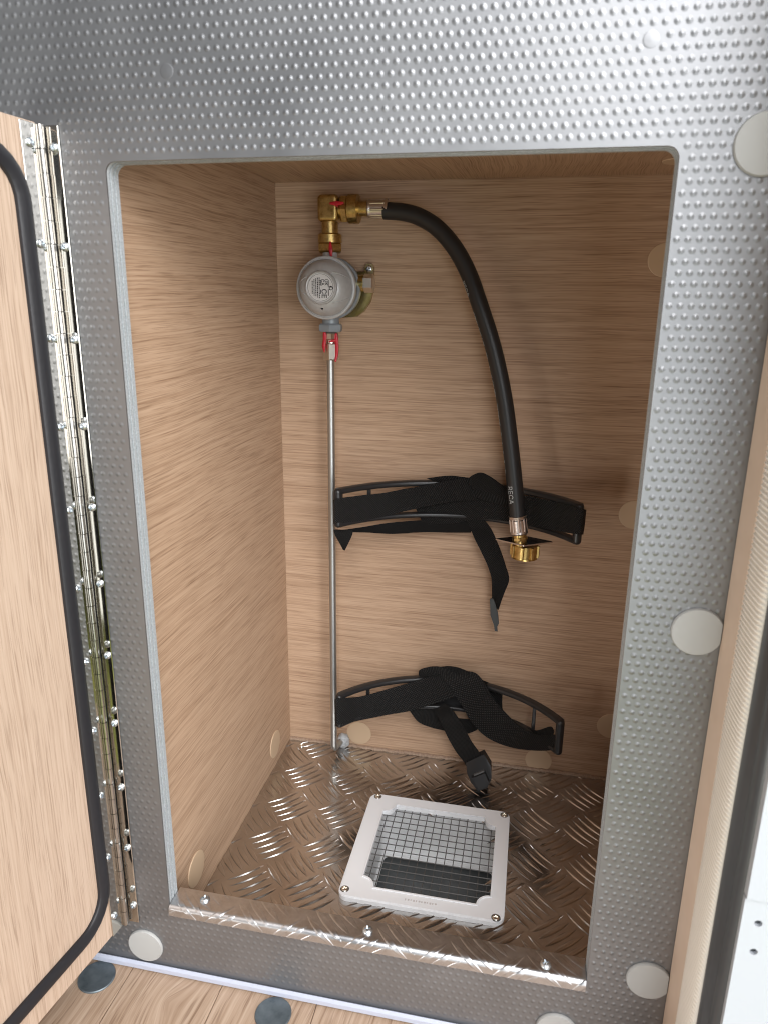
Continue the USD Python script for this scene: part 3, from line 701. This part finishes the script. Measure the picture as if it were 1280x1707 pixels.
def pxy(l, y): return [on(p_, 'y', y) for p_ in l]
hookp = [(816, 1000), (821, 998), (824, 1004), (829, 1022), (831, 1040), (827, 1047), (824, 1046), (817, 1026)]
q = np.array(pxy(hookp, .3085)); q2 = q + np.array([0, .0035, 0])
hk.append(trimesh.convex.convex_hull(np.vstack([q, q2])))
q = np.array(pxy([(823, 1044), (828, 1044), (829, 1053), (824, 1052)], .3092)); hk.append(trimesh.convex.convex_hull(np.vstack([q, q + np.array([0, .002, 0])])))
obj('hook', cat(hk), mat('hook_grey', (0.045, 0.05, 0.052), 0.4), us, label='grey plastic end hook of the strap')

ls = thing('webbing_strap', 'black webbing strap knotted over the lower bracket with a buckle resting on the floor', 'strap', (BX, .33, LO - HB))
band(ls, 'band', [((568, 1168), (570, 1210), -.008), ((558, 1166), (559, 1211), .002), ((562, 1165), (564, 1209), .0092), ((580, 1164), (582, 1205), .0086), ((603, 1162), (602, 1201), .0068), ((640, 1152), (646, 1192), .0070), ((680, 1140), (690, 1184), .0074), ((712, 1130), (728, 1172), .0078), ((735, 1128), (762, 1160), .0080)], seed=11)
band(ls, 'fold', [((697, 1126), (708, 1134), .000, .0045), ((700, 1117), (730, 1132), .003, .0075), ((722, 1112), (770, 1150), .006, .009), ((745, 1116), (790, 1168), .0085, .010), ((768, 1128), (802, 1180), .009)], seed=12)
band(ls, 'diagonal_band', [((755, 1118), (722, 1116), .006), ((790, 1122), (742, 1136), .0096), ((808, 1142), (766, 1172), .0108), ((822, 1166), (787, 1206), .0112), ((844, 1192), (812, 1230), .0108), ((872, 1216), (846, 1245), .0095), ((900, 1226), (880, 1251), .0085), ((924, 1226), (908, 1252), .0075), ((933, 1236), (926, 1250), .003)], seed=13)
band(ls, 'fold', [((722, 1116), (750, 1120), .003), ((745, 1112), (772, 1128), .008), ((770, 1116), (798, 1142), .0098), ((795, 1128), (812, 1142), .007), ((812, 1140), (806, 1144), .004)], seed=14)
band(ls, 'back_band', [((806, 1136), (838, 1150), -.004), ((812, 1160), (836, 1170), -.004), ((818, 1185), (840, 1192), -.003), ((830, 1205), (862, 1204), -.001), ((858, 1224), (890, 1218), .002), ((888, 1240), (915, 1212), .004), ((912, 1248), (922, 1220), .005)], seed=15)
band(ls, 'loop', [((712, 1172), (680, 1182), .002), ((728, 1184), (700, 1206), .003), ((752, 1196), (738, 1218), .003), ((780, 1200), (775, 1224), .003), ((812, 1198), (806, 1212), .003)], seed=16)
band(ls, 'buckle_tail', [((742, 1172), (722, 1184), .005), ((758, 1190), (734, 1204), ('y', .312)), ((774, 1216), (746, 1230), ('y', .309)), ((786, 1238), (760, 1254), ('y', .3065)), ((800, 1258), (772, 1270), ('y', .304)), ((812, 1280), (784, 1292), ('y', .300))], seed=17)
def prism_px(l, y, d, tilt=0.0):
    q = np.array(pxy(l, y)); return trimesh.convex.convex_hull(np.vstack([q, q + np.array([0, d, 0]), q * 1 + np.array([0, d * .5, 0])]))
def on_px_y(l): return np.array([on(p_, 'y', y_) for p_, y_ in l])
fr_ = on_px_y([((774, 1270), .3015), ((781, 1268), .301), ((790, 1296), .294), ((786, 1300), .293), ((777, 1290), .297)])
cheek = lambda dx: trimesh.convex.convex_hull(np.vstack([fr_ + np.array([dx, 0, 0]), fr_ + np.array([dx + .003, .006, 0])]))
bk = [trimesh.convex.convex_hull(np.vstack([on_px_y([((776, 1272), .301), ((806, 1258), .301), ((818, 1278), .298), ((819, 1298), .293), ((812, 1314), .290), ((796, 1319), .288), ((785, 1306), .290), ((778, 1290), .296)]), on_px_y([((776, 1272), .301), ((806, 1258), .301), ((818, 1278), .298), ((812, 1314), .290), ((796, 1319), .288)]) + np.array([0, .010, .0])]))]
body_b = obj('buckle', cat(bk), M_plastic, ls, smooth=20, label='black plastic cam buckle')
sl = on_px_y([((789, 1291), .2925), ((806, 1284), .2945), ((807, 1286), .294), ((790, 1293), .292)]) - np.array([0, .0016, 0])
obj('buckle_bar', trimesh.convex.convex_hull(np.vstack([sl, sl + np.array([0, .003, 0])])), mat('buckle_edge', (0.10, 0.10, 0.10), .25), body_b)
lv = on_px_y([((786, 1296), .291), ((808, 1288), .293), ((815, 1304), .289), ((808, 1312), .287), ((797, 1314), .286)]) - np.array([0, .0022, 0])
obj('lever', trimesh.convex.convex_hull(np.vstack([lv, lv + np.array([0, .004, .001])])), M_plastic, body_b, smooth=20)

# ---------------------------------------------------------------- door, hinge
HO = np.array([-.0415, -.004, 0]); U = np.array([-.13, -1, 0]); U /= np.linalg.norm(U); NN = np.array([-U[1], U[0], 0]); ZZ = np.array([0, 0, 1.0])
def door_frame(m, lift=0.0):   # local x -> U, local y -> z, local z -> NN
    v = m.vertices; w = HO + v[:, :1] * U + v[:, 1:2] * ZZ + (v[:, 2:3] + lift) * NN
    q = man(w, m.faces)
    if q.volume < 0: q.invert()
    return q
ld = thing('locker_door', 'open oak laminate locker door with a black rubber seal on the left', 'door', (HO[0], HO[1], .0395))
obj('door_board', door_frame(rbox((.0015, .0395, -.016), (.36, .657, 0), .0006)), M_door, ld)
oc = rounded(.0148, .0600, .345, .6425, .032, 10); ic = rounded(.0262, .0735, .333, .6315, .024, 10)
sealp = np.array(rounded(.0205, .0668, .339, .637, .028, 10).exterior.coords)[:-1]
sp = []
loop = np.vstack([sealp, sealp[:1]]); 
seg = np.r_[0, np.cumsum(np.linalg.norm(np.diff(loop, axis=0), axis=1))]
q = np.linspace(0, seg[-1], 260, endpoint=False); c2 = np.c_[np.interp(q, seg, loop[:, 0]), np.interp(q, seg, loop[:, 1])]
tn = np.roll(c2, -1, 0) - np.roll(c2, 1, 0); tn /= np.linalg.norm(tn, axis=1, keepdims=True); nm = np.c_[tn[:, 1], -tn[:, 0]]
prof = [(-.0054, .0001), (-.0056, .0022), (-.0050, .0036), (-.0036, .0044), (-.0012, .0047), (.0012, .0043), (.0030, .0036), (.0048, .0030), (.0054, .0020), (.0052, .0001)]
V = np.vstack([[np.r_[c2[i] + nm[i] * a, b_] for a, b_ in prof] for i in range(len(c2))]); k = len(prof); Fc = []
for i in range(len(c2)):
    i2 = (i + 1) % len(c2)
    for j in range(k - 1):
        a, b_, c_, d_ = i * k + j, i * k + j + 1, i2 * k + j + 1, i2 * k + j; Fc += [(a, b_, c_), (a, c_, d_)]
obj('rubber_seal', door_frame(man(V, Fc)), M_seal, ld, smooth=50)

hg = thing('piano_hinge', 'polished steel piano hinge between the open door and the silver dimpled panel', 'hinge', (-.0395, -.005, .0395))
obj('door_leaf', door_frame(rbox((.0012, .0395, .0002), (.0158, .656, .0013), .0003)), M_mirror, hg)
# panel leaf: slightly dished sheet
obj('panel_leaf', rbox((-.0385, -.0016, .0385), (-.0293, -.0004, .656), .0004), M_mirror, hg)
nk = 44; zk = np.linspace(.0392, .6562, nk + 1)
for i in range(nk):
    obj('knuckle', lathe([(0, 0), (.0024, 0), (.0024, zk[i + 1] - zk[i] - .0005), (0, zk[i + 1] - zk[i] - .0005)], (-.0395 + .00012 * (i % 2), -.0050, zk[i]), (0, 0, 1), 32), M_knuckle, hg)
for i in range(11):
    z = .6436 - .0586 * i
    screw(hg, (-.0326, -.0013, z - .0006), DN, .0029, .0026, rot=random.random() * 1.5)
    o = HO + U * (.0092 + .0006 * min(i, 5)) + NN * .0012 + ZZ * (z + .0006)
    screw(hg, o, NN, .0029, .0022, rot=random.random() * 1.5)

# ---------------------------------------------------------------- outdoors behind the viewer and an added dark wall, seen only as reflections
struct('lawn', man([(-9, -12, -.75), (9, -12, -.75), (9, -.7, -.75), (-9, -.7, -.75)], [(0, 1, 2), (0, 2, 3)]), vary('grass', (0.11, 0.15, 0.025), (0.36, 0.36, 0.085), 6.0, .8), label='grass outside the vehicle')
struct('shade_wall', rbox((-.62, -.95, FLOOR), (-.58, -.001, 2.2), .002), mat('shade_wall_dark', (0.035, 0.028, 0.024), .7), label='unseen dark wall added to darken the panel reflection')  # unseen wall, added so the upper left of the panel reflects something dark

# ---------------------------------------------------------------- vehicle floor
M_vinyl = wood('floor_vinyl', 'y', 'x', 'z', (0.31, 0.205, 0.135), (0.42, 0.30, 0.215), (0.50, 0.375, 0.28), warp=0.02, wscale=6.0, rough=0.42, fine=330.0, knot=((0.004, -0.0245, FLOOR), (30.0, 17.0, 30.0)))
vf = struct('vehicle_floor', rbox((-.45, -.30, FLOOR - .02), (SIDE + .02, -.0005, FLOOR - .0016), .0005), mat('floor_underlay', (0.10, 0.07, 0.05), .7), label='oak vinyl plank floor in front of the locker')
xe = [-.2065, -.1225, -.0395, .0440, .1280, .2110, .2950, .3790, SIDE + .02]
for a, b_ in zip(xe[:-1], xe[1:]):
    obj('plank', rbox((a + .00025, -.30, FLOOR - .0017), (b_ - .00025, -.0008, FLOOR), .0004), M_vinyl, vf)
def disc(p, r, label):
    o = thing('steel_disc', label, 'metal disc', (p[0], p[1], FLOOR), 'grey metal discs on the floor')
    obj('plate', lathe([(0, 0), (r, 0), (r * 1.005, .0008), (r * .97, .0016), (r * .9, .0015), (r * .5, .0009), (0, .0007)], (p[0], p[1], FLOOR), (0, 0, 1), 48), M_disc, o)
disc((-.0650, -.0170), .0155, 'grey metal disc on the plank floor beside the bottom of the open door')
disc((.0957, -.0175), .0150, 'grey metal disc on the plank floor below the middle of the sill')
p = on((118, 1640), 'z', FLOOR)
cl = thing('floor_clip', 'small clear plastic clip on the floor next to the door bottom', 'clip', (-.083, -.02, FLOOR))
obj('clip_strip', rbox((-.0862, -.0300, FLOOR), (-.0832, -.0040, FLOOR + .0055), .0008), M_clip, cl)

# ---------------------------------------------------------------- right hand side: board, ribbed trim, seal, body
struct('side_wall', rbox((SIDE, -.0315, FLOOR), (SIDE + .018, 0.0, .90), .0012), M_beige, label='beige side board at the right of the dimpled panel')
et = thing('ribbed_trim', 'cream ribbed edging strip running up the right side', 'edge trim', (SIDE, -.05, FLOOR))
V = []; nz = 2600; zs_ = np.linspace(FLOOR, .90, nz)
pr = [(SIDE + .016, -.0310), (SIDE + .0004, -.0312), (SIDE - .0006, -.0345), (SIDE - .0010, -.0400), (SIDE - .0008, -.0520), (SIDE - .0004, -.0610), (SIDE + .0015, -.0650), (SIDE + .016, -.0655)]
for i, z in enumerate(zs_):
    g = .0008 * math.cos(2 * math.pi * z / .0031)
    V += [(x - (g if 2 <= j <= 5 else 0), y, z) for j, (x, y) in enumerate(pr)]
k = len(pr); Fc = []
for i in range(nz - 1):
    for j in range(k - 1):
        a = i * k + j; Fc += [(a, a + 1, a + k + 1), (a, a + k + 1, a + k)]
obj('ribbed_strip', man(V, Fc), M_cream, et, smooth=60)
zz = np.linspace(FLOOR, .90, 30)
rs = thing('opening_seal', 'black rubber seal tube between the cream ribbed trim and the white bodywork', 'rubber seal', (SIDE, -.08, FLOOR))
pr = [(SIDE + .016, -.0660), (SIDE + .0030, -.0662), (SIDE + .0004, -.0690), (SIDE - .0006, -.0740), (SIDE + .0002, -.0800), (SIDE + .0020, -.0830), (SIDE + .0016, -.0865), (SIDE + .0004, -.0920), (SIDE + .0016, -.0965), (SIDE + .005, -.0985), (SIDE + .016, -.0988)]
k = len(pr); V = np.vstack([[(x, y, z) for x, y in pr] for z in zz])
Fc = [t for i in range(len(zz) - 1) for j in range(k - 1) for t in ((i * k + j, i * k + j + 1, (i + 1) * k + j + 1), (i * k + j, (i + 1) * k + j + 1, (i + 1) * k + j))]
obj('seal_tube', man(V, Fc), mat('body_seal', (0.045, 0.05, 0.055), .35), rs, smooth=50)
wb = thing('body_panel', 'white painted vehicle bodywork at the right edge with two small holes', 'bodywork', (SIDE + .05, -.10, 0))
bpz = float(on((1262, 1495), 'y', -.099)[2])
def bp_poly(z0, z1): return sbox(SIDE + .0035, z0, SIDE + .40, z1)
h1, h2 = on((1263, 1538), 'y', -.100), on((1255, 1585), 'y', -.100)
low_p = bp_poly(-.4, bpz - .0006).difference(Point(h1[0], h1[2]).buffer(.0021)).difference(Point(h2[0], h2[2]).buffer(.0021))
a_ = to_y(extr(low_p, .004)); a_.apply_translation((0, -.1010, 0)); obj('lower_skin', a_, M_body, wb)
a_ = to_y(extr(bp_poly(bpz + .0006, .9), .006)); a_.apply_translation((0, -.1030, 0)); obj('upper_skin', a_, M_body, wb)
for h_ in (h1, h2):
    obj('hole_shade_disc', lathe([(0, 0), (.0032, 0), (.0032, .0006), (0, .0006)], (h_[0], -.0968, h_[2]), DN, 20), M_hole, wb)  # near-black disc behind each hole paints the shade inside it
